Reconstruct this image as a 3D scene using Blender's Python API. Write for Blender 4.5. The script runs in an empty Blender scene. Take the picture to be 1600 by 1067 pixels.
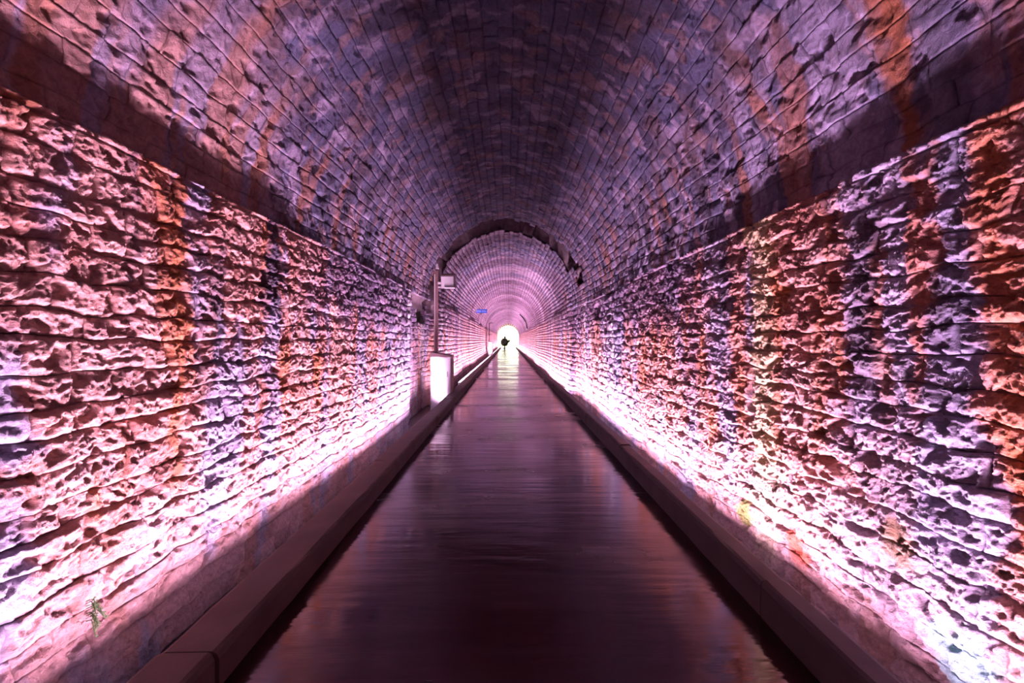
import bpy, bmesh, math, random
import numpy as np
from mathutils import Vector, Matrix

# ------------------------------------------------------------------ camera, world, exposure
sc = bpy.context.scene
C = bpy.context.collection
R = math.radians
F_PX, CAM_H = 711.0, 1.5
cam_d = bpy.data.cameras.new('camera')
cam_d.sensor_width = 36.0
cam_d.lens = 36.0 * F_PX / 1600.0
cam_d.clip_start, cam_d.clip_end = 0.05, 600
cam = bpy.data.objects.new('camera', cam_d)
C.objects.link(cam)
cam.location = (0, 0, CAM_H)
cam.rotation_euler = (R(90 - 0.20), 0, R(-0.48))
sc.camera = cam

world = bpy.data.worlds.new('overcast_sky')
sc.world = world
world.use_nodes = True
bg = world.node_tree.nodes['Background']
bg.inputs['Color'].default_value = (0.97, 1.0, 0.70, 1)
bg.inputs['Strength'].default_value = 5.0

sc.view_settings.view_transform = 'Standard'
sc.view_settings.look = 'None'
sc.view_settings.gamma = 1.0
sc.view_settings.use_curve_mapping = False
sc.view_settings.exposure = 0.0
try:
    sc.cycles.max_bounces = 6
    sc.cycles.diffuse_bounces = 4
    sc.cycles.sample_clamp_indirect = 6.0
except Exception:
    pass

LIGHT_COL = (1.0, 0.55, 0.87)     # the violet-pink of the wall-washing LED bars
BAR_W = 152.0                      # watts per bar
Y_END = 83.0                      # tunnel mouth
Y_BACK = -6.0                     # closed end behind the visitor

# ------------------------------------------------------------------ helpers
rng = np.random.default_rng(7)
random.seed(5)


def obj(name, me, mat=None, parent=None):
    if isinstance(me, bmesh.types.BMesh):
        bm, me = me, bpy.data.meshes.new(name)
        bm.to_mesh(me)
        bm.free()
    o = bpy.data.objects.new(name, me)
    C.objects.link(o)
    if mat is not None and not me.materials:
        me.materials.append(mat)
    if parent is not None:
        o.parent = parent
    return o


def empty(name, loc=(0, 0, 0), rz=0.0):
    o = bpy.data.objects.new(name, None)
    o.empty_display_size = 0.1
    C.objects.link(o)
    o.location = loc
    o.rotation_euler = (0, 0, rz)
    return o


def tag(o, label=None, cat=None, group=None, kind=None):
    if label: o['label'] = label
    if cat: o['category'] = cat
    if group: o['group'] = group
    if kind: o['kind'] = kind
    return o


def box(bm, x0, x1, y0, y1, z0, z1, bevel=0.0):
    vs = [bm.verts.new(p) for p in ((x0, y0, z0), (x1, y0, z0), (x1, y1, z0), (x0, y1, z0),
                                    (x0, y0, z1), (x1, y0, z1), (x1, y1, z1), (x0, y1, z1))]
    fs = [bm.faces.new([vs[i] for i in f]) for f in
          ((3, 2, 1, 0), (4, 5, 6, 7), (0, 1, 5, 4), (1, 2, 6, 5), (2, 3, 7, 6), (3, 0, 4, 7))]
    if bevel:
        es = list({e for f in fs for e in f.edges})
        bmesh.ops.bevel(bm, geom=es, offset=bevel, segments=2, affect='EDGES', profile=0.5)
    return vs


def box_bm(*a, bevel=0.0):
    bm = bmesh.new()
    box(bm, *a, bevel=bevel)
    return bm


def tube(bm, pts, r, n=8):
    pts = [Vector(p) for p in pts]
    rings = []
    for i, p in enumerate(pts):
        d = (pts[min(i + 1, len(pts) - 1)] - pts[max(i - 1, 0)]).normalized()
        a = d.orthogonal().normalized() if i == 0 else (a - d * a.dot(d)).normalized()
        b = d.cross(a)
        rr = r[i] if isinstance(r, (list, tuple)) else r
        rings.append([bm.verts.new(p + (a * math.cos(t) + b * math.sin(t)) * rr)
                      for t in [2 * math.pi * k / n for k in range(n)]])
    for q, w in zip(rings, rings[1:]):
        for k in range(n):
            bm.faces.new((q[k], q[(k + 1) % n], w[(k + 1) % n], w[k]))
    bm.faces.new(rings[0][::-1])
    bm.faces.new(rings[-1])
    return bm


def grid_mesh(name, P, smooth=True, col=None):
    """P: (n, m, 3) array -> mesh."""
    n, m, _ = P.shape
    idx = np.arange(n * m).reshape(n, m)
    q = np.stack([idx[:-1, :-1], idx[:-1, 1:], idx[1:, 1:], idx[1:, :-1]], -1).reshape(-1, 4)
    return quads_mesh(name, P.reshape(-1, 3), q, smooth, None if col is None else col.reshape(-1, 3))


def quads_mesh(name, V, Q, smooth=True, col=None):
    me = bpy.data.meshes.new(name)
    me.vertices.add(len(V))
    me.vertices.foreach_set('co', np.ascontiguousarray(V, dtype=np.float32).ravel())
    me.loops.add(Q.size)
    me.loops.foreach_set('vertex_index', np.ascontiguousarray(Q, dtype=np.int32).ravel())
    me.polygons.add(len(Q))
    me.polygons.foreach_set('loop_start', np.arange(0, Q.size, 4, dtype=np.int32))
    me.polygons.foreach_set('use_smooth', np.full(len(Q), smooth))
    if col is not None:
        at = me.color_attributes.new('stone_colour', 'FLOAT_COLOR', 'POINT')
        c4 = np.ones((len(V), 4), dtype=np.float32)
        c4[:, :3] = col
        at.data.foreach_set('color', c4.ravel())
    me.update(calc_edges=True)
    return me


# ---- noise
def _hash(ix, iy, seed):
    h = (ix.astype(np.int64) * 374761393 + iy.astype(np.int64) * 668265263 + seed * 1442695041) & 0xFFFFFFFF
    h = ((h ^ (h >> 13)) * 1274126177) & 0xFFFFFFFF
    h = ((h ^ (h >> 16)) * 2246822519) & 0xFFFFFFFF
    return (h ^ (h >> 15)) & 0xFFFFFFFF


def noise(x, y, seed=0):
    """gradient noise, about -1..1"""
    x, y = np.broadcast_arrays(np.asarray(x, float), np.asarray(y, float))
    x0, y0 = np.floor(x), np.floor(y)
    fx, fy = x - x0, y - y0
    u, v = fx * fx * fx * (fx * (fx * 6 - 15) + 10), fy * fy * fy * (fy * (fy * 6 - 15) + 10)

    def g(dx, dy):
        a = _hash(x0 + dx, y0 + dy, seed) * (2 * math.pi / 4294967296.0)
        return np.cos(a) * (fx - dx) + np.sin(a) * (fy - dy)
    a, b, c, d = g(0, 0), g(1, 0), g(0, 1), g(1, 1)
    return 1.5 * ((a * (1 - u) + b * u) * (1 - v) + (c * (1 - u) + d * u) * v)


def fbm(x, y, seed=0, octs=3, gain=0.5):
    r, a = 0, 1.0
    for k in range(octs):
        r = r + a * noise(x * 2 ** k, y * 2 ** k, seed + 17 * k)
        a *= gain
    return r


def sstep(a, b, x):
    t = np.clip((x - a) / (b - a), 0, 1)
    return t * t * (3 - 2 * t)


def mixc(c, col, f):
    return c + (np.asarray(col) - c) * np.clip(f, 0, 1)[..., None]


# ------------------------------------------------------------------ materials
def new_mat(name):
    m = bpy.data.materials.new(name)
    m.use_nodes = True
    nt = m.node_tree
    return m, nt, nt.nodes['Principled BSDF']


def link(nt, a, b):
    nt.links.new(a, b)


def plain(name, col, rough=0.6, metal=0.0, var=0.15, scale=9.0, bump=0.0, emit=None, spec=0.5):
    m, nt, b = new_mat(name)
    b.inputs['Roughness'].default_value = rough
    b.inputs['Metallic'].default_value = metal
    b.inputs['Specular IOR Level'].default_value = spec
    tc = nt.nodes.new('ShaderNodeTexCoord')
    n = nt.nodes.new('ShaderNodeTexNoise')
    n.inputs['Scale'].default_value = scale
    n.inputs['Detail'].default_value = 5
    link(nt, tc.outputs['Object'], n.inputs['Vector'])
    r = nt.nodes.new('ShaderNodeValToRGB')
    r.color_ramp.elements[0].position, r.color_ramp.elements[1].position = 0.3, 0.7
    r.color_ramp.elements[0].color = tuple(c * (1 - var) for c in col) + (1,)
    r.color_ramp.elements[1].color = tuple(min(1, c * (1 + var)) for c in col) + (1,)
    link(nt, n.outputs['Fac'], r.inputs['Fac'])
    link(nt, r.outputs['Color'], b.inputs['Base Color'])
    if bump:
        bp = nt.nodes.new('ShaderNodeBump')
        bp.inputs['Strength'].default_value = bump
        bp.inputs['Distance'].default_value = 0.01
        link(nt, n.outputs['Fac'], bp.inputs['Height'])
        link(nt, bp.outputs['Normal'], b.inputs['Normal'])
    if emit:
        b.inputs['Emission Color'].default_value = tuple(emit[:3]) + (1,)
        b.inputs['Emission Strength'].default_value = emit[3]
    return m


def stone_material(name, rough=0.75, bump=0.9):
    m, nt, b = new_mat(name)
    b.inputs['Roughness'].default_value = rough
    b.inputs['Specular IOR Level'].default_value = 0.35
    at = nt.nodes.new('ShaderNodeAttribute')
    at.attribute_name = 'stone_colour'
    tc = nt.nodes.new('ShaderNodeTexCoord')
    n1 = nt.nodes.new('ShaderNodeTexNoise')
    n1.inputs['Scale'].default_value = 28
    n1.inputs['Detail'].default_value = 8
    n1.inputs['Roughness'].default_value = 0.65
    n2 = nt.nodes.new('ShaderNodeTexNoise')
    n2.inputs['Scale'].default_value = 90
    n2.inputs['Detail'].default_value = 6
    n2.inputs['Roughness'].default_value = 0.7
    for n in (n1, n2):
        link(nt, tc.outputs['Object'], n.inputs['Vector'])
    mr = nt.nodes.new('ShaderNodeMapRange')
    mr.inputs['From Min'].default_value, mr.inputs['From Max'].default_value = 0.3, 0.7
    mr.inputs['To Min'].default_value, mr.inputs['To Max'].default_value = 0.62, 1.3
    link(nt, n1.outputs['Fac'], mr.inputs['Value'])
    mx = nt.nodes.new('ShaderNodeVectorMath')
    mx.operation = 'SCALE'
    link(nt, at.outputs['Color'], mx.inputs[0])
    link(nt, mr.outputs['Result'], mx.inputs['Scale'])
    link(nt, mx.outputs['Vector'], b.inputs['Base Color'])
    ad = nt.nodes.new('ShaderNodeMath')
    ad.operation = 'MULTIPLY_ADD'
    ad.inputs[1].default_value = 0.45
    link(nt, n2.outputs['Fac'], ad.inputs[0])
    link(nt, n1.outputs['Fac'], ad.inputs[2])
    bp = nt.nodes.new('ShaderNodeBump')
    bp.inputs['Strength'].default_value = bump
    bp.inputs['Distance'].default_value = 0.035
    link(nt, ad.outputs[0], bp.inputs['Height'])
    link(nt, bp.outputs['Normal'], b.inputs['Normal'])
    return m


M = {}
M['stone'] = stone_material('rough_limestone')
M['vault'] = stone_material('sooty_vault_stone', 0.7, 0.6)
M['mortar'] = plain('old_mortar', (0.11, 0.08, 0.09), 0.95, var=0.4, bump=0.8)
M['kerb'] = plain('damp_kerb_concrete', (0.027, 0.014, 0.011), 0.8, var=0.4, scale=5, bump=0.4)
M['kerb_shaded'] = plain('shaded_kerb_concrete', (0.014, 0.009, 0.008), 0.75, var=0.4, scale=5, bump=0.4)  # right kerb: shade on its unlit face is put into the colour
M['ditch'] = plain('wet_gutter_mud', (0.045, 0.03, 0.035), 0.45, var=0.4, bump=0.5)
M['white'] = plain('white_painted_steel', (0.80, 0.79, 0.82), 0.45, var=0.05, scale=3)
M['lid'] = plain('brown_steel_and_shade', (0.12, 0.075, 0.075), 0.5, var=0.15)
M['black'] = plain('black_plastic', (0.02, 0.02, 0.024), 0.5, var=0.2)
M['alu'] = plain('anodised_aluminium', (0.28, 0.27, 0.30), 0.4, metal=0.8, var=0.1)
M['post'] = plain('brown_post_paint', (0.30, 0.17, 0.17), 0.55, var=0.15)
M['blue'] = plain('blue_sign_enamel', (0.03, 0.13, 0.62), 0.35, var=0.06)
M['print'] = plain('pale_sign_print', (0.30, 0.42, 0.80), 0.5, var=0.05)
M['lens'] = plain('lit_lens', (0.8, 0.75, 0.8), 0.3, var=0.02, emit=(1.0, 0.62, 0.95, 9.0))
M['bark'] = plain('dark_bark', (0.05, 0.035, 0.025), 0.9, var=0.3, scale=20, bump=0.5)
M['leaf'] = plain('dark_leaf', (0.035, 0.06, 0.02), 0.6, var=0.4, scale=4)
M['fern'] = plain('bright_fern', (0.03, 0.07, 0.01), 0.6, var=0.3, scale=20)
M['gravel'] = plain('pale_gravel', (0.52, 0.50, 0.36), 0.9, var=0.3, scale=3, bump=0.4)
M['timber'] = plain('dark_timber', (0.09, 0.06, 0.045), 0.7, var=0.3, scale=6, bump=0.3)


def floor_material():
    m, nt, b = new_mat('wet_dark_concrete')
    tc = nt.nodes.new('ShaderNodeTexCoord')
    mp = nt.nodes.new('ShaderNodeMapping')
    mp.inputs['Scale'].default_value = (0.45, 1.0, 1.0)
    link(nt, tc.outputs['Object'], mp.inputs['Vector'])
    n1 = nt.nodes.new('ShaderNodeTexNoise')
    n1.inputs['Scale'].default_value = 0.9
    n1.inputs['Detail'].default_value = 6
    n1.inputs['Roughness'].default_value = 0.55
    link(nt, mp.outputs['Vector'], n1.inputs['Vector'])
    n2 = nt.nodes.new('ShaderNodeTexNoise')
    n2.inputs['Scale'].default_value = 24
    n2.inputs['Detail'].default_value = 6
    link(nt, mp.outputs['Vector'], n2.inputs['Vector'])
    cr = nt.nodes.new('ShaderNodeValToRGB')
    cr.color_ramp.elements[0].position, cr.color_ramp.elements[1].position = 0.3, 0.75
    cr.color_ramp.elements[0].color = (0.012, 0.005, 0.005, 1)
    cr.color_ramp.elements[1].color = (0.032, 0.014, 0.013, 1)
    link(nt, n2.outputs['Fac'], cr.inputs['Fac'])
    link(nt, cr.outputs['Color'], b.inputs['Base Color'])
    mr = nt.nodes.new('ShaderNodeMapRange')
    mr.inputs['From Min'].default_value, mr.inputs['From Max'].default_value = 0.40, 0.62
    mr.inputs['To Min'].default_value, mr.inputs['To Max'].default_value = 0.08, 0.30
    link(nt, n1.outputs['Fac'], mr.inputs['Value'])
    link(nt, mr.outputs['Result'], b.inputs['Roughness'])
    b.inputs['Specular IOR Level'].default_value = 0.45
    n3 = nt.nodes.new('ShaderNodeTexNoise')
    n3.inputs['Scale'].default_value = 5.0
    n3.inputs['Detail'].default_value = 4
    mp3 = nt.nodes.new('ShaderNodeMapping')
    mp3.inputs['Scale'].default_value = (0.25, 1.6, 1.0)
    link(nt, tc.outputs['Object'], mp3.inputs['Vector'])
    link(nt, mp3.outputs['Vector'], n3.inputs['Vector'])
    bp = nt.nodes.new('ShaderNodeBump')
    bp.inputs['Strength'].default_value = 0.25
    bp.inputs['Distance'].default_value = 0.02
    link(nt, n3.outputs['Fac'], bp.inputs['Height'])
    link(nt, bp.outputs['Normal'], b.inputs['Normal'])
    return m


M['floor'] = floor_material()

# ------------------------------------------------------------------ tunnel section
Z_DITCH = -0.38
SPRING = {'left': 2.52, 'right': 2.43}
BASE_X, TOP_X = {'left': 2.04, 'right': 1.98}, {'left': 1.985, 'right': 1.935}
SGN = {'left': -1.0, 'right': 1.0}
# vault: circle through the two springings (set back behind the wall tops) and the crown
VCX, VCZ, VR = -0.02, 2.47, 2.04
GAP0, GAP1 = 11.4, 12.64          # missing ring of the vault


def vault_angles():
    aL = math.asin((SPRING['left'] - 0.02 - VCZ) / VR)
    aR = math.asin((SPRING['right'] - 0.02 - VCZ) / VR)
    return math.pi - aL, aR       # left springing -> right springing, angle from +X


A_L, A_R = vault_angles()
VAULT_LEN = (A_L - A_R) * VR


def ring_step(s):
    """the lining was built in lengths that do not quite line up"""
    k = np.floor((s - 13.6) / 5.5)
    return np.where(s > 13.6, 0.045 * (_hash(k, 0 * k, 5) / 4294967296.0 - 0.5) * 2, 0.0)


def recess(side, s, t):
    """how far the surface lies behind the nominal face"""
    r = ring_step(s)
    if side == 'left':
        r = r + 0.26 * sstep(9.45, 9.75, s) * (1 - sstep(13.1, 13.5, s))
        r = r + 0.03 * np.sin(s * 0.7)
    else:
        r = r + 0.03 * np.sin(s * 0.55 + 1)
        for hs, ht, ws, wt in ((8.8, 2.38, .42, .09), (9.9, 2.12, .30, .17)):
            d = np.sqrt(((s - hs) / ws) ** 2 + ((t - ht) / wt) ** 2) + 0.35 * noise(s * 9, t * 9, 77)
            r = r + 0.16 * (1 - sstep(0.6, 1.1, d))
    return r


def place(surf, s, t, h):
    """surface parameters (s along the tunnel, t up the section, h out of the face) -> xyz"""
    if surf in ('left', 'right'):
        sg = SGN[surf]
        f = t / SPRING[surf]
        x = BASE_X[surf] + (TOP_X[surf] - BASE_X[surf]) * f
        x = x - 0.15 * np.maximum(0, 1 - t / 1.7) ** 2 * sstep(12.9, 13.8, s)
        nx = h - recess(surf, s, t)
        return np.stack([sg * (x - nx), s, t + 0.0 * nx], -1)
    a = A_L - t / VR
    r = VR - h + 0.02 * np.sin(s * 0.8 + 2 * a) - 0.06 * sstep(12.9, 13.6, s) \
        - 0.035 * np.maximum(0, np.cos(a)) - 0.08 * np.abs(np.cos(a)) * sstep(3.6, 5.0, s) * (1 - sstep(12.9, 13.6, s))
    r = r + ring_step(s)
    return np.stack([VCX + r * np.cos(a), s, VCZ + r * np.sin(a)], -1)


# ---- colour of the masonry: what the stone itself is (rust, lime, soot, moss)
PINK_A, PINK_B = (0.63, 0.28, 0.21), (0.76, 0.45, 0.39)
BLUE, ORANGE, DARK = (0.40, 0.40, 0.58), (0.58, 0.19, 0.06), (0.085, 0.07, 0.12)
CREAM, LIME, MOSS, CYAN = (0.80, 0.62, 0.36), (0.84, 0.78, 0.84), (0.30, 0.36, 0.06), (0.42, 0.80, 0.80)


def band(s, c, w, t, seed):
    return 1 - sstep(0.35, 1.30, np.abs(s - c + (0.03 + 0.5 * w) * fbm(s * 2, t * 2.6, seed, 3)) / w + 0.55 * fbm(s * 9, t * 7, seed + 3, 3))


def colour(surf, s, t):
    n1 = fbm(s * 1.3, t * 1.6, 11, 4)
    c = np.zeros(s.shape + (3,)) + PINK_A
    if surf in ('left', 'right'):
        sd = 100 if surf == 'left' else 300
        top = SPRING[surf]
        c = mixc(c, PINK_B, 0.5 + 0.9 * fbm(s * 2.1, t * 2.6, sd + 1, 4))
        # lime-grey and rust run down the wall in streaks
        c = mixc(c, BLUE, 0.85 * sstep(0.12, 0.42, fbm(s * 1.5 + 3, t * 0.35, sd + 2, 4)))
        c = mixc(c, ORANGE, 0.75 * sstep(0.18, 0.5, fbm(s * 3.1, t * 0.45, sd + 3, 3)))
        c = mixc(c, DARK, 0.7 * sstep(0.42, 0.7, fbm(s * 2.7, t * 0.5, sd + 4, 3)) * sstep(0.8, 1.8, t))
        if surf == 'left':
            L = [(1.80, .16, BLUE, -1, 1.5, .9), (2.82, .07, ORANGE, .2, 2.6, .85), (2.45, .05, ORANGE, 0, 1.0, .6),
                 (2.25, .30, PINK_B, 1.2, 2.6, .7), (3.90, .13, DARK, 1.75, 2.6, .9), (3.92, .16, BLUE, .4, 1.8, .7), (4.9, .12, ORANGE, 1.0, 2.6, .7),
                 (6.3, .9, DARK, 1.9, 2.6, .55), (9.4, 2.1, BLUE, -1, 2.6, .8), (8.4, .3, LIME, -1, 1.1, .8), (10.2, .35, DARK, 1.2, 2.6, .8)]
        else:
            L = [(1.99, .08, BLUE, 1.2, 2.6, .9), (2.02, .10, DARK, 1.1, 1.9, .5), (2.54, .11, BLUE, 1.0, 2.6, .8), (2.50, .09, DARK, 1.3, 2.4, .6),
                 (1.78, .10, ORANGE, 1.0, 2.6, .75), (2.3, .4, BLUE, 0.0, 1.2, .6), (3.5, .17, CREAM, -.2, 2.6, 1.0), (3.30, .05, ORANGE, .3, 2.2, .5), (2.85, .07, ORANGE, .7, 1.8, .6),
                 (4.7, .45, ORANGE, .7, 2.2, .45), (5.4, .3, DARK, 1.6, 2.6, .7), (4.05, .1, DARK, 1.5, 2.6, .6), (8.4, 1.1, BLUE, -1, 2.6, .85)]
        for k, (cs, w, col, t0, t1, f) in enumerate(L):
            c = mixc(c, col, f * band(s, cs, w, t, sd + 20 + k) * sstep(t0 - .15, t0 + .15, t) * (1 - sstep(t1 - .15, t1 + .15, t)))
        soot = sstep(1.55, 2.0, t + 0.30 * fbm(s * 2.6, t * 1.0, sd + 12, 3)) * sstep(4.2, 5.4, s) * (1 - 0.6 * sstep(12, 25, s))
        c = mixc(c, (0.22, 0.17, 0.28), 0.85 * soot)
        # lime crust at the foot
        c = mixc(c, LIME, 0.28 * (1 - sstep(0.2, 0.9, t + 0.35 * n1)))
        if surf == 'right':
            for ps, pt, r, col in ((3.10, .06, .13, (.72, .16, .07)), (3.80, .04, .14, MOSS), (2.0, .08, .17, CYAN), (2.3, .45, .14, (.3, .2, .1))):
                d = np.hypot(s - ps, t - pt) / r + 0.4 * noise(s * 12, t * 12, 9)
                c = mixc(c, col, 0.9 * (1 - sstep(.6, 1.1, d)))
        c = mixc(c, LIME, 0.8 * sstep(0.12, 0.5, fbm(s * 1.5, t * 0.12, sd + 9, 3)) * sstep(7, 9, s))
        c = mixc(c, (0.2, 0.14, 0.24), 0.7 * sstep(0.15, 0.5, fbm(s * 1.3 + 5, t * 0.15, sd + 10, 3)) * sstep(9, 12, s))
        # fades to a paler pink deep in the tunnel
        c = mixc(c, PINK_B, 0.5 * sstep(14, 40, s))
    else:
        edge = np.minimum(t, VAULT_LEN - t)
        left = t < VAULT_LEN / 2
        base = np.array((0.23, 0.25, 0.45))
        c = np.zeros(s.shape + (3,)) + base
        c = mixc(c, (0.27, 0.17, 0.19), 0.10 + 1.0 * fbm(s * 2.0, t * 2.0, 401, 4))
        c = mixc(c, (0.13, 0.12, 0.23), 0.9 * sstep(0.0, 0.45, fbm(s * 2.6, t * 1.7, 402, 4)))
        c = mixc(c, (0.72, 0.62, 0.88), 0.85 * sstep(0.26, 0.5, fbm(s * 4.4, t * 2.4, 403, 4)))
        c = mixc(c, (0.54, 0.36, 0.40), 0.8 * sstep(0.34, 0.55, fbm(s * 4.0 + 9, t * 2.8, 404, 4)))
        low = 1 - sstep(0.55, 1.5, edge + 0.5 * fbm(s * 3.0, t * 0.4, 405, 3))
        c = mixc(c, PINK_B, low * (1.0 * (1 - sstep(3.5, 4.1, s)) * left + 0.05))
        c = mixc(c, DARK, 0.75 * low * sstep(0.0, 0.4, fbm(s * 2.2, t * 0.3, 406, 3)) * sstep(3.3, 4.0, s))
        c = mixc(c, (0.60, 0.26, 0.15), 0.75 * low * sstep(0.2, 0.5, fbm(s * 4.2, t * 0.6, 407, 3)))
        c = mixc(c, (0.60, 0.56, 0.80), 0.8 * low * sstep(0.15, 0.4, fbm(s * 4.1, t * 0.35, 408, 3)))
        for k, (cs, w, col, f) in enumerate(((2.62, .22, (.58, .54, .78), .85), (2.28, .08, ORANGE, .9), (2.05, .10, (.16, .16, .26), .8))):
            c = mixc(c, col, f * band(s, cs, w, t, 440 + k) * ~left * (1 - sstep(1.3, 1.7, edge)))
        c = mixc(c, (0.58, 0.37, 0.45), 0.55 * sstep(12, 34, s))  # deep vault lightened in colour to look more brightly lit
        c = mixc(c, (0.80, 0.62, 0.76), 0.7 * sstep(0.1, 0.45, fbm(s * 0.55, t * 0.12, 411, 3)) * sstep(6, 11, s))
        c = mixc(c, (0.20, 0.10, 0.16), 0.6 * sstep(0.15, 0.45, fbm(s * 0.7 + 7, t * 0.12, 412, 3)) * sstep(9, 14, s))
    return c * (0.66 if surf in ('left', 'right') else 0.31 + 0.36 * sstep(10, 30, s)[..., None])  # vault's far brightness painted in: stone gets paler with distance


# ---- relief of one stone face
def relief(surf, s, t, u, v, L, H, rnd):
    """u, v in 0..1 across the stone; L, H its size; rnd (5,...) random numbers per stone"""
    du, dv = np.minimum(u, 1 - u) * L, np.minimum(v, 1 - v) * H
    w = 0.010 * noise(s * 22, t * 22, 51)
    if surf == 'vault':
        drop = sstep(-0.006, 0.014, du + w) * sstep(-0.006, 0.014, dv + w)
        face = 0.018 * (rnd[0] - 0.5) + 0.016 * (rnd[1] - 0.5) * (u - 0.5) + 0.022 * (rnd[2] - 0.5) * (v - 0.5)
        face = face + 0.012 * fbm(s * 6, t * 6, 61, 2, 0.6) - 0.011 * np.abs(noise(s * 17, t * 19, 62)) - 0.008 * np.abs(noise(s * 34, t * 37, 65)) - 0.02 * sstep(0.25, 0.5, noise(s * 9, t * 11, 63) + 0.25 * noise(s * 30, t * 30, 66))
        drop = 1 - (1 - drop) * (0.05 + 0.75 * sstep(-0.1, 0.5, noise(s * 2.9, t * 3.3, 64))) * (1 - 0.8 * sstep(9, 16, s))
        return -0.014 + drop * (0.014 + face)
    rough = 0.62 if surf == 'left' else 0.9
    k = 0.7 + 0.3 * sstep(0.05, 0.8, t)          # worn and crusted near the foot
    drop = sstep(-0.008, 0.024, du + w) * sstep(-0.006, 0.022, dv + w)
    face = 0.030 * (rnd[0] - 0.45) + 0.03 * (rnd[1] - 0.5) * (u - 0.5) + 0.045 * (rnd[2] - 0.5) * (v - 0.5)
    face = face + 0.008 * (1 - (2 * u - 1) ** 2) * (1 - (2 * v - 1) ** 2)
    def ridge(x, y, sd):
        return 0.45 - np.abs(noise(x, y, sd)) * 1.6
    wx, wy = s + 0.02 * noise(s * 9, t * 9, 70), t + 0.02 * noise(s * 9 + 5, t * 9, 69)
    face = face + 0.014 * noise(s * 5.0, t * 8.0, 71) + 0.013 * ridge(wx * 9, wy * 13, 72) + 0.012 * ridge(wx * 21, wy * 27, 75) \
        + 0.013 * ridge(wx * 42, wy * 48, 73) + 0.009 * noise(s * 70, t * 74, 74)
    pit = sstep(0.30, 0.50, noise(s * 7.5 + 40, t * 10.0, 81 if surf == 'left' else 82) + 0.2 * noise(s * 25, t * 25, 83))
    face = face - 0.055 * pit
    face = face - 0.030 * sstep(0.28, 0.46, noise(s * 15 + 7, t * 19, 84) + 0.15 * noise(s * 45, t * 45, 85))
    k = k * (1 - 0.5 * sstep(11, 20, s))
    J = 0.25 + 0.75 * sstep(-0.2, 0.4, noise(s * 3.1, t * 4.3, 76))     # some joints are filled, some washed out
    drop = 1 - (1 - drop) * J * (1.0 if surf == 'left' else 0.75) * (1 - 0.6 * sstep(3.2, 7, s))
    return -0.034 * k + drop * k * (0.036 + rough * face)


def rows_of(surf):
    """list of (t0, t1) courses"""
    g = np.random.default_rng({'left': 21, 'right': 22, 'vault': 23}[surf])
    if surf == 'vault':
        t, end, lo, hi = 0.0, VAULT_LEN, 0.11, 0.15
    else:
        t, end, lo, hi = Z_DITCH, SPRING[surf], 0.115, 0.165
    out = []
    while end - t > hi:
        h = g.uniform(lo, hi)
        out.append((t, t + h))
        t += h
    out.append((t, end))
    return out


def make_stones(surf):
    """all stones of a surface as arrays s0, s1, t0, t1"""
    g = np.random.default_rng({'left': 31, 'right': 32, 'vault': 33}[surf])
    S = []
    for t0, t1 in rows_of(surf):
        s = Y_BACK - g.uniform(0, 0.3)
        while s < Y_END:
            if surf == 'vault':
                L = g.uniform(0.16, 0.34)
            else:
                L = g.uniform(0.15, 0.25) if g.random() < 0.4 else g.uniform(0.25, 0.46)
            e = min(s + L, Y_END)
            if e - s > 0.05:
                S.append((s, e, t0, t1))
            s += L
    return np.array(S)


def in_gap(surf, s, t):
    if surf == 'vault':
        a = t / VAULT_LEN * 180.0
        j = 0.28 * noise(s * 0.9, t * 1.7, 91) + 0.12 * noise(s * 3, t * 6, 92)
        lo = GAP0 + j + 0.35 * sstep(150, 120, a) * 0
        inside = (s > lo) & (s < GAP1 + 0.5 * j) & (a > 0) & (a < 148)
        right = (np.abs(s - 11.6 - 0.5 * noise(t * 3, t * 0, 5)) < 0.45) & (a >= 140) & (a < 166)
        return inside | right
    if surf == 'left':
        return (s > GAP0 + 0.15 * noise(t * 4, t * 0, 93)) & (s < GAP1 - .15) & (t > 1.95)
    return (s > 99)


BUD = [(-9, 0.6, .11), (0.6, 1.4, .04), (1.4, 7.0, .016), (7.0, 12.8, .024), (12.8, 22, .045), (22, 200, .10)]
N_SINGLE = 290


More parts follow.
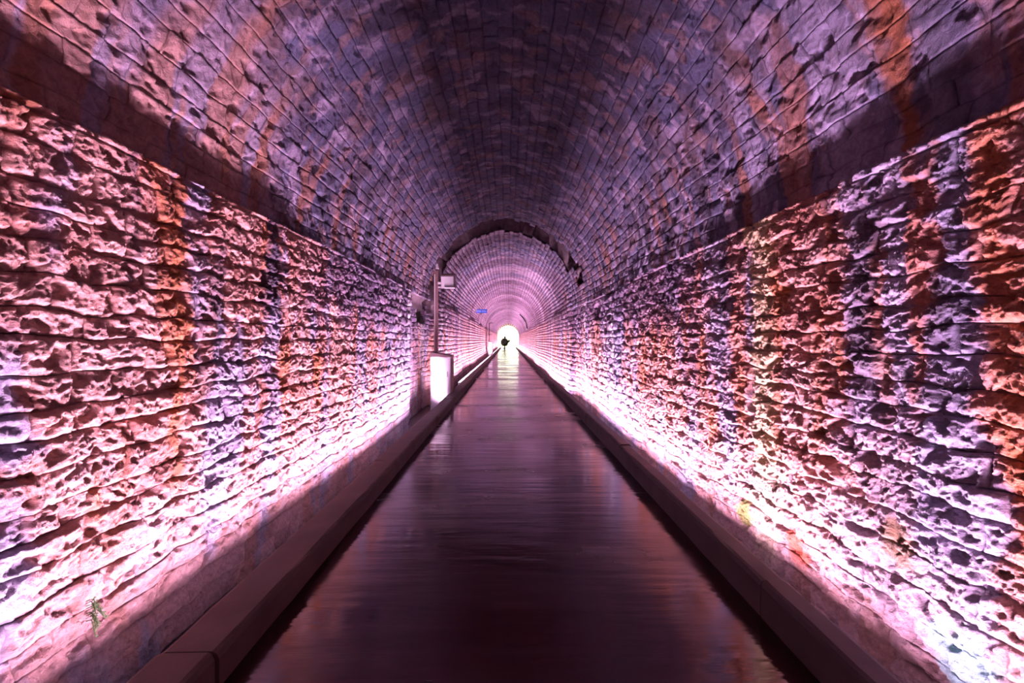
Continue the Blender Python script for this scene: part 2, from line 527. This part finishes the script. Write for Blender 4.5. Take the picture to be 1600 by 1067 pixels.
def build_surface(surf, parent, mat):
    S = make_stones(surf)
    cs, ct = (S[:, 0] + S[:, 1]) / 2, (S[:, 2] + S[:, 3]) / 2
    keep = ~in_gap(surf, cs, ct)
    S, cs, ct = S[keep], cs[keep], ct[keep]
    n = len(S)
    P = place(surf, cs, ct, np.zeros(n))
    # how large each shows in the picture
    d = P - np.array((0, 0, CAM_H))
    with np.errstate(all='ignore'):
        px, py = F_PX * d[:, 0] / d[:, 1] + 794, 531 - F_PX * d[:, 2] / d[:, 1]
    seen = (d[:, 1] > 0.3) & (px > -25) & (px < 1625) & (py > -25) & (py < 1085)
    if surf != 'vault':
        kx, kz = (1.51, 0.16) if surf == 'left' else (1.52, 0.20)     # hidden behind the kerb
        sight = CAM_H + (kz - CAM_H) * np.abs(P[:, 0]) / kx
        seen &= P[:, 2] > sight - 0.05
    q = (S[:, 1] - S[:, 0]) * (S[:, 3] - S[:, 2]) / np.linalg.norm(d, axis=1) ** 3
    order = np.argsort(-np.where(seen, q, -1))
    single = np.zeros(n, bool)
    single[order[:N_SINGLE]] = True
    cell = np.zeros(n)
    for a, b, c in BUD:
        cell[(cs >= a) & (cs < b)] = c
    if surf == 'vault':
        cell = np.maximum(cell * 1.35, 0.025)
        cell[single] = 0.013
    else:
        cell[single] = 0.008
    L, H = S[:, 1] - S[:, 0], S[:, 3] - S[:, 2]
    nu = np.maximum(2, np.round(L / cell)).astype(int)
    nv = np.maximum(2, np.round(H / cell)).astype(int)
    nu = np.where(nu > 8, (nu + 2) // 4 * 4, nu)
    nv = np.where(nv > 8, (nv + 1) // 2 * 2, nv)
    rnd = np.random.default_rng(len(S)).random((n, 5))
    bigV, bigQ, bigC, off = [], [], [], 0
    for key in sorted({(a, b) for a, b in zip(nu, nv)}):
        ids = np.where((nu == key[0]) & (nv == key[1]))[0]
        a, b = key
        # one extra ring all round turns the face back into the joint
        uu = np.concatenate([[0], np.linspace(0, 1, a + 1), [1]])
        vv = np.concatenate([[0], np.linspace(0, 1, b + 1), [1]])
        V, U = np.meshgrid(vv, uu, indexing='ij')
        ring = np.zeros(U.shape, bool)
        ring[0] = ring[-1] = True
        ring[:, 0] = ring[:, -1] = True
        for chunk in np.array_split(ids, max(1, len(ids) * U.size // 400000)):
            s0, t0, LL, HH = (x[chunk][:, None, None] for x in (S[:, 0], S[:, 2], L, H))
            g = 0.001 if surf == 'vault' else 0.0025
            s = s0 + g + U[None] * (LL - 2 * g)
            t = t0 + g + V[None] * (HH - 2 * g)
            r5 = rnd[chunk].T[:, :, None, None]
            amp = 0.0 if surf == 'vault' else 1.0
            h = relief(surf, s, t, U[None] + 0 * s, V[None] + 0 * s, LL, HH, r5)
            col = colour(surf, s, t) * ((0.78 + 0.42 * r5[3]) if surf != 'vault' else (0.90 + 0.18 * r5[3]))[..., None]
            # courses waver a little
            ts = t + (0.017 * amp + 0.013) * noise(s * 3.3, t * 2.4, 41) * (sstep(0, .25, SPRING[surf] - t) if amp else 1)
            ss = s + 0.04 * noise(s * 2.5, t * 4.1, 42)
            if surf != 'vault':
                h = h + 0.02 * (1 - sstep(11, 12, s)) * (1 - sstep(0.12, 0.17, SPRING[surf] - t0)) * (2.2 * (r5[4] - 0.4))
            h = np.where(ring[None], -0.13 if surf != 'vault' else h - 0.04 + 0.034 * sstep(9, 16, s), h)
            Pq = place(surf, ss, ts, h)
            m = U.size
            idx = np.arange(m).reshape(U.shape)
            quad = np.stack([idx[:-1, :-1], idx[:-1, 1:], idx[1:, 1:], idx[1:, :-1]], -1).reshape(-1, 4)
            if surf != 'left':
                quad = quad[:, ::-1]
            if surf == 'vault':
                quad = quad[:, ::-1]
            for j, i in enumerate(chunk):
                Vj, Cj = Pq[j].reshape(-1, 3), col[j].reshape(-1, 3)
                if single[i]:
                    o = Vj.mean(0)
                    me = quads_mesh('stone', Vj - o, quad, True, Cj)
                    me.materials.append(mat)
                    ob = bpy.data.objects.new('stone', me)
                    C.objects.link(ob)
                    ob.location = o
                    ob.parent = parent
                else:
                    bigV.append(Vj)
                    bigC.append(Cj)
                    bigQ.append(quad + off)
                    off += m
    me = quads_mesh('stonework', np.concatenate(bigV), np.concatenate(bigQ), True, np.concatenate(bigC))
    ob = obj('stonework', me, mat, parent)
    tag(ob, kind='stuff')
    return off


def backing(surf, name):
    """the mortar bed and rubble behind the stones"""
    s = np.unique(np.round(np.concatenate([np.arange(Y_BACK, Y_END + .01, .5), np.arange(9, 14, .12), [Y_END]]), 3))
    if surf == 'vault':
        t = np.arange(-0.25, VAULT_LEN + 0.36, 0.1)
    else:
        t = np.arange(Z_DITCH - 0.1, SPRING[surf] + 0.12, 0.09)
    T, Sg = np.meshgrid(t, s, indexing='ij')
    h = np.full(T.shape, -0.10) if surf != 'vault' else np.full(T.shape, -0.075)
    if surf == 'vault':
        hole = in_gap('vault', Sg, np.clip(T, .01, VAULT_LEN - .01))
        h = np.where(hole, -0.95 - 0.12 * noise(Sg * 4, T * 4, 6), h)
        h = np.where((T < 0.02) | (T > VAULT_LEN - .02), -0.2, h)
        h = np.where(hole & (T < 0.3), -0.45, h)
    elif surf == 'left':
        hole = in_gap('left', Sg, T)
        h = np.where(hole, -0.40 - 0.06 * noise(Sg * 4, T * 4, 6), h)
    P = place(surf, Sg, T, h)
    if surf != 'left':
        P = P[::-1]
    if surf == 'vault':
        P = P[::-1]
    o = obj(name, grid_mesh(name, P), M['mortar'])
    return tag(o, kind='structure')


wall_l = backing('left', 'wall_left')
tag(wall_l, 'rock-faced stone side wall of the tunnel with the white cabinet and post', None)
wall_r = backing('right', 'wall_right')
tag(wall_r, 'pitted rock-faced stone side wall of the tunnel with cream and blue-grey lime streaks', None)
ceil = backing('vault', 'ceiling')
tag(ceil, 'dark stone barrel vault over the tunnel with a missing ring of stones', None)
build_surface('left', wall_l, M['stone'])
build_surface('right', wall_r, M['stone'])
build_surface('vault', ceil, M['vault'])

# ------------------------------------------------------------------ floor, kerbs, gutters, ends
KL = (-1.51, -1.25, 0.16)
KR = (1.37, 1.52, 0.20)
fl = empty('floor')
tag(fl, 'wet dark concrete path running down the middle of the tunnel', kind='structure')
joints = [Y_BACK, -1.6, 1.4, 4.45, 7.6, 10.9, 14.4, 18.2, 22.5, 27.5, 33.5, 41, 50, 60, 71, Y_END + 3]
for k, (a, b) in enumerate(zip(joints, joints[1:])):
    ys = np.linspace(a + .002, b - .002, 14)
    xs = np.linspace(KL[1] - .02, KR[0] + .02, 12)
    X, Y = np.meshgrid(xs, ys)
    Z = 0.003 * noise(X * .8, Y * .5, 3) + 0.002 * noise(k * 1.7 + 0 * X, Y * 0, 8)
    Z = np.where((Y <= ys[0] + 1e-6) | (Y >= ys[-1] - 1e-6), Z - 0.001, Z)
    obj('slab', grid_mesh('slab', np.stack([X, Y, Z], -1)), M['floor'], fl)
obj('slab_bed', box_bm(KL[1] - .03, KR[0] + .03, Y_BACK, Y_END + 3, -.5, -.03), M['ditch'], fl)

for nm, (x0, x1, h), lab in (('kerb_left', KL, 'low brown concrete kerb beside the white cabinet'),
                             ('kerb_right', KR, 'low dark kerb along the wall with cream streaks')):
    k = empty(nm)
    tag(k, lab, kind='structure')
    y, g = Y_BACK, random.Random(nm)
    while y < Y_END:
        L = g.uniform(2.2, 3.2)
        e = min(y + L, Y_END)
        dx, dz = g.uniform(-.008, .008), g.uniform(-.008, .008)
        bm = bmesh.new()
        n = max(2, int((e - y) / .16)) if y < 14 else 4
        prof = [(x0, -.5), (x0, h - .03), (x0 + .012, h - .008), (x0 + .03, h), (x1 - .03, h), (x1 - .012, h - .008), (x1, h - .03), (x1, -.5)]
        rows = []
        for i in range(n + 1):
            yy = y + .006 + (e - y - .012) * i / n
            rows.append([bm.verts.new((px + dx + g.uniform(-.003, .003), yy, pz + dz + (g.uniform(-.003, .003) if pz > -.1 else 0))) for px, pz in prof])
        for r0, r1 in zip(rows, rows[1:]):
            for i in range(len(prof) - 1):
                bm.faces.new((r0[i], r1[i], r1[i + 1], r0[i + 1]))
        bm.faces.new(rows[0])
        bm.faces.new(rows[-1][::-1])
        obj('kerb_block', bm, M['kerb' if nm == 'kerb_left' else 'kerb_shaded'], k)
        y += L

for nm, xa, xb in (('ground_gutter_left', -2.6, KL[0] + .05), ('ground_gutter_right', KR[1] - .05, 2.35)):
    ys, xs = np.arange(Y_BACK, Y_END + 1, .4), np.linspace(xa, xb, 9)
    X, Y = np.meshgrid(xs, ys)
    o = obj(nm, grid_mesh(nm, np.stack([X, Y, Z_DITCH + .015 * noise(X * 5, Y * 3, 12)], -1)), M['ditch'])
    tag(o, 'muddy drainage gutter between kerb and ' + ('the cabinet wall' if 'left' in nm else 'the pitted wall'), kind='structure')

# closed timber doors behind the visitor
dr = empty('door_1', (0, Y_BACK, 0))
tag(dr, 'dark timber boarded tunnel doors behind the path', kind='structure')
for i in range(22):
    x = -2.42 + i * .22
    obj('plank', box_bm(x + .004, x + .216, -.06, 0, -.5, 4.75), M['timber'], dr)

# outside the mouth
gx = np.linspace(-40, 40, 30)
gy = np.linspace(Y_END - .3, Y_END + 60, 30)
X, Y = np.meshgrid(gx, gy)
g = obj('ground', grid_mesh('ground', np.stack([X, Y, -.05 + .0 * X + .10 * noise(X * .2, Y * .2, 4) * sstep(Y_END + 4, Y_END + 12, Y)], -1)), M['gravel'])
tag(g, 'pale sunlit ground outside the tunnel mouth', kind='structure')

# portal ring of dressed stones at the mouth
pr = empty('trim_1', (0, Y_END, 0))
tag(pr, 'ring of dressed stones around the bright tunnel mouth', kind='structure')
IN = 0.12


def portal_pt(f, r):
    """f 0..1 round the opening, r distance outside the intrados"""
    hw, zs = 2.0 - IN, 2.2
    straight, arc = zs + .3, math.pi * hw
    d = f * (2 * straight + arc)
    if d < straight:
        return (-hw - r, -.3 + d)
    if d > straight + arc:
        return (hw + r, zs - (d - straight - arc))
    a = math.pi - (d - straight) / hw
    return ((hw + r) * math.cos(a), zs + (hw + r) * math.sin(a))


for i in range(31):
    bm = bmesh.new()
    f0, f1 = i / 31 + .0006, (i + 1) / 31 - .0006
    pts = [portal_pt(f0, 0), portal_pt((f0 + f1) / 2, 0), portal_pt(f1, 0), portal_pt(f1, .75), portal_pt((f0 + f1) / 2, .75), portal_pt(f0, .75)]
    a = [bm.verts.new((p[0], -.25, p[1])) for p in pts]
    b = [bm.verts.new((p[0], .30, p[1])) for p in pts]
    bm.faces.new(a)
    bm.faces.new(b[::-1])
    for j in range(6):
        bm.faces.new((a[j], b[j], b[(j + 1) % 6], a[(j + 1) % 6]))
    bmesh.ops.recalc_face_normals(bm, faces=bm.faces)
    obj('voussoir', bm, M['mortar'] if False else M['gravel'], pr)


# ------------------------------------------------------------------ light bars in the gutters
def light_bar(side, y, z, power, shield, label, group):
    sg = SGN[side]
    x = sg * (1.575 if side == 'left' else 1.575)
    root = empty('light_bar', (x, y, Z_DITCH))
    tag(root, label, 'light', group)
    L = 0.92
    dz = z - Z_DITCH
    tilt = Matrix.Translation((0, 0, dz)) @ Matrix.Rotation(sg * R(11), 4, 'Y')
    bm = bmesh.new()
    box(bm, -.033, .033, -L, L, -.055, -.008)
    box(bm, -.033, -.028, -L, L, -.008, .036 if sg < 0 else .010)
    box(bm, .028, .033, -L, L, -.008, .026 if sg > 0 else .010)  # taller wall-side lip added to hold light off the wall foot
    bmesh.ops.transform(bm, matrix=tilt, verts=bm.verts)
    obj('housing', bm, M['alu'], root)
    bm = box_bm(*sorted((-sg * .037, -sg * .041)), -L, L, dz - .05, dz + .15)
    for v in bm.verts:                          # added unseen shield leans in over the lens, keeps light off the vault
        if v.co.z > dz:
            v.co.x += sg * .039
    if shield:
        obj('added_beam_shield', bm, M['black'], root)
    else:
        bm.free()
    bm = bmesh.new()
    box(bm, -.027, .027, -L + .01, L - .01, -.0085, .002)
    bmesh.ops.transform(bm, matrix=tilt, verts=bm.verts)
    obj('lens', bm, M['lens'], root)
    for e in (-1, 1):
        bm = bmesh.new()
        box(bm, -.038, .038, e * (L + .006) - .006, e * (L + .006) + .006, -.058, .013)
        bmesh.ops.transform(bm, matrix=tilt, verts=bm.verts)
        obj('end_cap', bm, M['black'], root)
        bm = box_bm(-.03, .03, e * .6 - .02, e * .6 + .02, -.02, dz - .045)
        obj('foot', bm, M['alu'], root)
    ld = bpy.data.lights.new('led_light', 'AREA')
    ld.shape = 'RECTANGLE'
    ld.size, ld.size_y = 0.05, 2 * L - .04
    ld.energy = power
    ld.color = LIGHT_COL
    ld.spread = R(126)
    lo = bpy.data.objects.new('led_light', ld)
    C.objects.link(lo)
    lo.parent = root
    lo.matrix_local = Matrix.Translation((0, 0, dz)) @ Matrix.Rotation(sg * R(11), 4, 'Y') @ Matrix.Translation((0, 0, .012)) @ Matrix.Rotation(math.pi, 4, 'X')
    return root


y_left = [-3, -1, .9, 2.8, 4.7, 6.6, 8.5, 10.4] + [float(v) for v in np.arange(13.59, 82, 2.0) if not 37 < v < 43] + [37.48, 39.36]
y_right = list(np.arange(-2.6, 82, 2.0))
for side, ys in (('left', y_left), ('right', y_right)):
    for y in ys:
        far = y > 14
        lab = ('slim lit light bar ' + ('on tall feet deep along' if far else 'low in') + ' the gutter '
               + ('on the white cabinet side' if side == 'left' else 'under the cream-streaked pitted wall'))
        if abs(y - 10.4) < .01 and side == 'left':
            lab = 'slim lit light bar lying just in front of the tall white cabinet'
        if abs(y - 39.36) < .01:
            lab = 'slim lit light bar just in front of the distant cabinet by the thin pole'
        light_bar(side, float(y), .11 if far and side == 'left' else (-.10 if far else -.235), BAR_W * (1.0 - 0.25 * float(sstep(12, 20, y))), not far, lab,
                  'light bars in the gutter on the cabinet side' if side == 'left' else 'light bars in the gutter opposite the cabinet')


# ------------------------------------------------------------------ cabinet, post and box
def cabinet(y0, x0, x1, d, zl, zr, label, detail=True):
    """x0 wall side, x1 path side, lid slopes from zl down to zr"""
    root = empty('equipment_cabinet', ((x0 + x1) / 2, y0 + d / 2, Z_DITCH))
    tag(root, label, 'cabinet')
    w, hd = (x1 - x0) / 2, d / 2
    a, b = zl - Z_DITCH - .03, zr - Z_DITCH - .03

    def prism(xa, xb, ya, yb, z0, za, zb):
        bm = bmesh.new()
        v = [bm.verts.new(p) for p in ((xa, ya, z0), (xb, ya, z0), (xb, yb, z0), (xa, yb, z0), (xa, ya, za), (xb, ya, zb), (xb, yb, zb), (xa, yb, za))]
        for f in ((3, 2, 1, 0), (4, 5, 6, 7), (0, 1, 5, 4), (1, 2, 6, 5), (2, 3, 7, 6), (3, 0, 4, 7)):
            bm.faces.new([v[i] for i in f])
        bmesh.ops.bevel(bm, geom=list(bm.edges), offset=.006, segments=2, affect='EDGES')
        return bm
    obj('body', prism(-w, w, -hd, hd, -.02, a, b), M['white'], root)
    lo, hi = a - .004, b - .004
    obj('lid', prism(-w - .015, w + .015, -hd - .015, hd + .015, min(lo, hi) * 0 + lo - (a - b) * 0 - .0 if False else hi - .0, lo + .034, hi + .034), M['lid'], root)
    sp = obj('side_shade', box_bm(w - .002, w + .006, -hd + .02, hd - .02, .1, b - .03), M['lid'], root)  # brown stands in for shade on the white path-facing side
    dp = obj('door', prism(-w + .02, w - .055, -hd - .012, -hd + .002, .06, a - .05, a - .05 - (a - b) * .85), M['white'], root)
    obj('handle', box_bm(w - .085, w - .070, -hd - .026, -hd - .008, .95, 1.08), M['black'], dp)
    for z in (.25, 1.0):
        obj('hinge', box_bm(-w + .012, -w + .026, -hd - .016, -hd, z, z + .08), M['alu'], root)
    return root


cabinet(11.5, -1.965, -1.455, .65, 1.195, 1.10, 'tall white metal equipment cabinet with brown sloping lid below the box on the post')
cabinet(40.4, -1.76, -1.40, .8, 1.42, 1.36, 'distant white cabinet beside the thin pole deep in the tunnel')

# post with box
POST = (-1.94, 12.28)
post = empty('steel_post', (POST[0], POST[1], Z_DITCH))
tag(post, 'brown square steel post rising behind the white cabinet', 'post')
H = 3.36 - Z_DITCH
obj('shaft', box_bm(-.055, .055, -.045, .045, .01, H, bevel=.006), M['post'], post)
obj('base_plate', box_bm(-.11, .11, -.10, .10, -.02, .016), M['post'], post)
obj('cap', box_bm(-.06, .06, -.05, .05, H - .004, H + .02, bevel=.004), M['lid'], post)
obj('conduit', tube(bmesh.new(), [(-.03, -.062, .05), (-.03, -.062, 1.6), (-.03, -.062, H - .1)], .014), M['white'], post)

spk = empty('loudspeaker_box', (POST[0] + .059, POST[1] - .02, 2.86))
spk.rotation_euler.x = R(14)
tag(spk, 'small white square box mounted on the brown post', 'speaker')
bx0, bx1, bz = .10, .43, .36
obj('case', box_bm(bx0 - .012, bx1 + .035, -.10, .16, .035, bz + .045, bevel=.008), M['lid'], spk)
fp = obj('front_panel', box_bm(bx0, bx1, -.118, -.095, .045, bz, bevel=.004), M['white'], spk)
fl_bm = bmesh.new()
box(fl_bm, bx0 + .09, bx1 + .03, -.20, -.10, 0, .012)
bmesh.ops.rotate(fl_bm, verts=fl_bm.verts, cent=(bx0, -.10, .0), matrix=Matrix.Rotation(R(-20), 3, 'X'))
bmesh.ops.translate(fl_bm, verts=fl_bm.verts, vec=(0, 0, .035))
obj('bottom_flap', fl_bm, M['white'], spk)
obj('bracket', box_bm(0, bx0 + .01, -.05, .02, .14, .20), M['white'], spk)
obj('bracket', box_bm(0, bx0 + .01, -.05, .02, .04, .08), M['white'], spk)

cm = empty('post_lamp', (POST[0] + .02, POST[1] - .02, 3.386))
tag(cm, 'tiny white lamp head on top of the brown post', 'lamp')
bm = bmesh.new()
tube(bm, [(0, 0, .02), (0, -.0, .05), (.0, -.01, .16)], [.062, .058, .034], 12)
obj('lamp_head', bm, M['white'], cm)
obj('stem', tube(bmesh.new(), [(0, .03, .0), (0, .02, .05)], .02), M['black'], cm)

# thin pole deep in the tunnel
pp = empty('thin_pole', (-1.73, 41.45, Z_DITCH))
tag(pp, 'thin dark pole with a short arm deep in the tunnel beside a cabinet', 'pole')
obj('shaft', tube(bmesh.new(), [(0, 0, -.01), (0, 0, 1.5), (0, 0, 3.42)], .03), M['black'], pp)
obj('arm', tube(bmesh.new(), [(0, 0, 3.40), (.2, 0, 3.42), (.36, 0, 3.40)], .03), M['black'], pp)
obj('arm', tube(bmesh.new(), [(-.12, 0, 2.4), (0, 0, 2.4), (.25, 0, 2.4)], .02), M['black'], pp)

# blue sign
sg_ = empty('hanging_sign', (-1.565, 26.5, 3.06))
tag(sg_, 'small blue enamel sign with pale lettering projecting from the wall', 'sign')
pl = obj('sign_plate', box_bm(-.335, .335, -.012, .012, 0, .22, bevel=.004), M['blue'], sg_)
x = -.27
for wd, z0, z1 in ((.07, .06, .17), (.05, .08, .17), (.06, .06, .16), (.04, .07, .15), (.0, 0, 0), (.05, .08, .15), (.06, .09, .15), (.05, .08, .15), (.05, .08, .14)):
    if wd:
        obj('print_mark', box_bm(x, x + wd, -.0145, -.011, z0, z1), M['print'], pl)
        x += wd + .012
    else:
        x += .04
obj('clamp', box_bm(-.06, .06, -.02, .02, -.06, .0), M['lid'], sg_)
obj('bracket', tube(bmesh.new(), [(-.50, 0, .12), (-.34, 0, .12)], .018), M['lid'], sg_)
obj('bracket', tube(bmesh.new(), [(-.50, 0, .20), (-.34, 0, .20)], .018), M['lid'], sg_)

# dark hose hugging the vault
pts = []
for k in range(15):
    a = R(52 - 50 * k / 14)
    r = VR - .23
    pts.append((VCX + r * math.cos(a), 43.0 + .15 * math.sin(k * .7), VCZ + r * math.sin(a)))
hz = obj('black_hose', tube(bmesh.new(), pts, .06), M['black'])
tag(hz, 'dark curved hose clinging to the vault deep in the tunnel', 'hose')

# ------------------------------------------------------------------ plants
tr = empty('small_tree', (-.60, 75.0, 0))
tag(tr, 'small dark leafy tree silhouetted against the bright tunnel mouth', 'tree')
bm = tube(bmesh.new(), [(0, 0, 0), (.02, 0, .4), (-.01, 0, .9), (0, 0, 1.4)], [.10, .08, .07, .03])
obj('trunk', bm, M['bark'], tr)
obj('tub', tube(bmesh.new(), [(0, 0, .0), (0, 0, .02), (0, 0, .24), (0, 0, .26)], [.13, .15, .19, .19], 14), M['bark'], tr)
bm = bmesh.new()
g = random.Random(4)
for i in range(2400):
    a, c = g.uniform(0, 6.283), g.uniform(-1, 1)
    r = .62 * g.uniform(.3, 1) ** .5
    x, y, z = r * math.cos(a) * math.sqrt(1 - c * c) * 1.05, r * math.sin(a) * math.sqrt(1 - c * c), 1.12 + .66 * r / .62 * c
    if i < 120:
        x, y, z = .72 + g.uniform(-.12, .16), g.uniform(-.1, .1), 1.28 + g.uniform(-.16, .2)
    if 120 <= i < 220:
        x, z = g.uniform(-.1, .2), 1.85 + g.uniform(-.15, .22)
    q = Matrix.Rotation(g.uniform(0, 6.28), 3, Vector((g.uniform(-1, 1), g.uniform(-1, 1), g.uniform(-1, 1))).normalized())
    w, l = g.uniform(.04, .06), g.uniform(.08, .13)
    bm.faces.new([bm.verts.new(Vector((x, y, z)) + q @ Vector(p)) for p in ((-l, 0, 0), (0, -w, .01), (l, 0, 0), (0, w, .01))])
tag(obj('foliage', bm, M['leaf'], tr), kind='stuff')
obj('branch', tube(bmesh.new(), [(0, 0, .85), (.4, 0, 1.1), (.75, 0, 1.3)], [.04, .03, .015]), M['bark'], tr)

fn = empty('fern_tuft', (-2.02, 2.19, .27))
tag(fn, 'tiny green fern growing out of the pink stone wall', 'fern')
for i in range(9):
    bm = bmesh.new()
    a = g.uniform(-.7, .7)
    pts = [(0, 0, -.02 - .012 * i)]
    L = g.uniform(.03, .06)
    up = g.uniform(-1.2, .3)
    n = 6
    for k in range(1, n):
        f = k / (n - 1)
        pts.append((.02 + .05 * f, math.sin(a) * L * f, -.012 * i + up * L * f - .04 * f * f))
    tube(bm, pts, .0022, 4)
    for k in range(1, n):
        p = Vector(pts[k])
        for sd in (-1, 1):
            w = .018 * (1 - .6 * k / n)
            bm.faces.new([bm.verts.new(p + Vector(v)) for v in ((0, 0, -.004), (.006, sd * w, .002), (0, sd * w * .4, .008))])
    obj('frond', bm, M['fern'], fn)
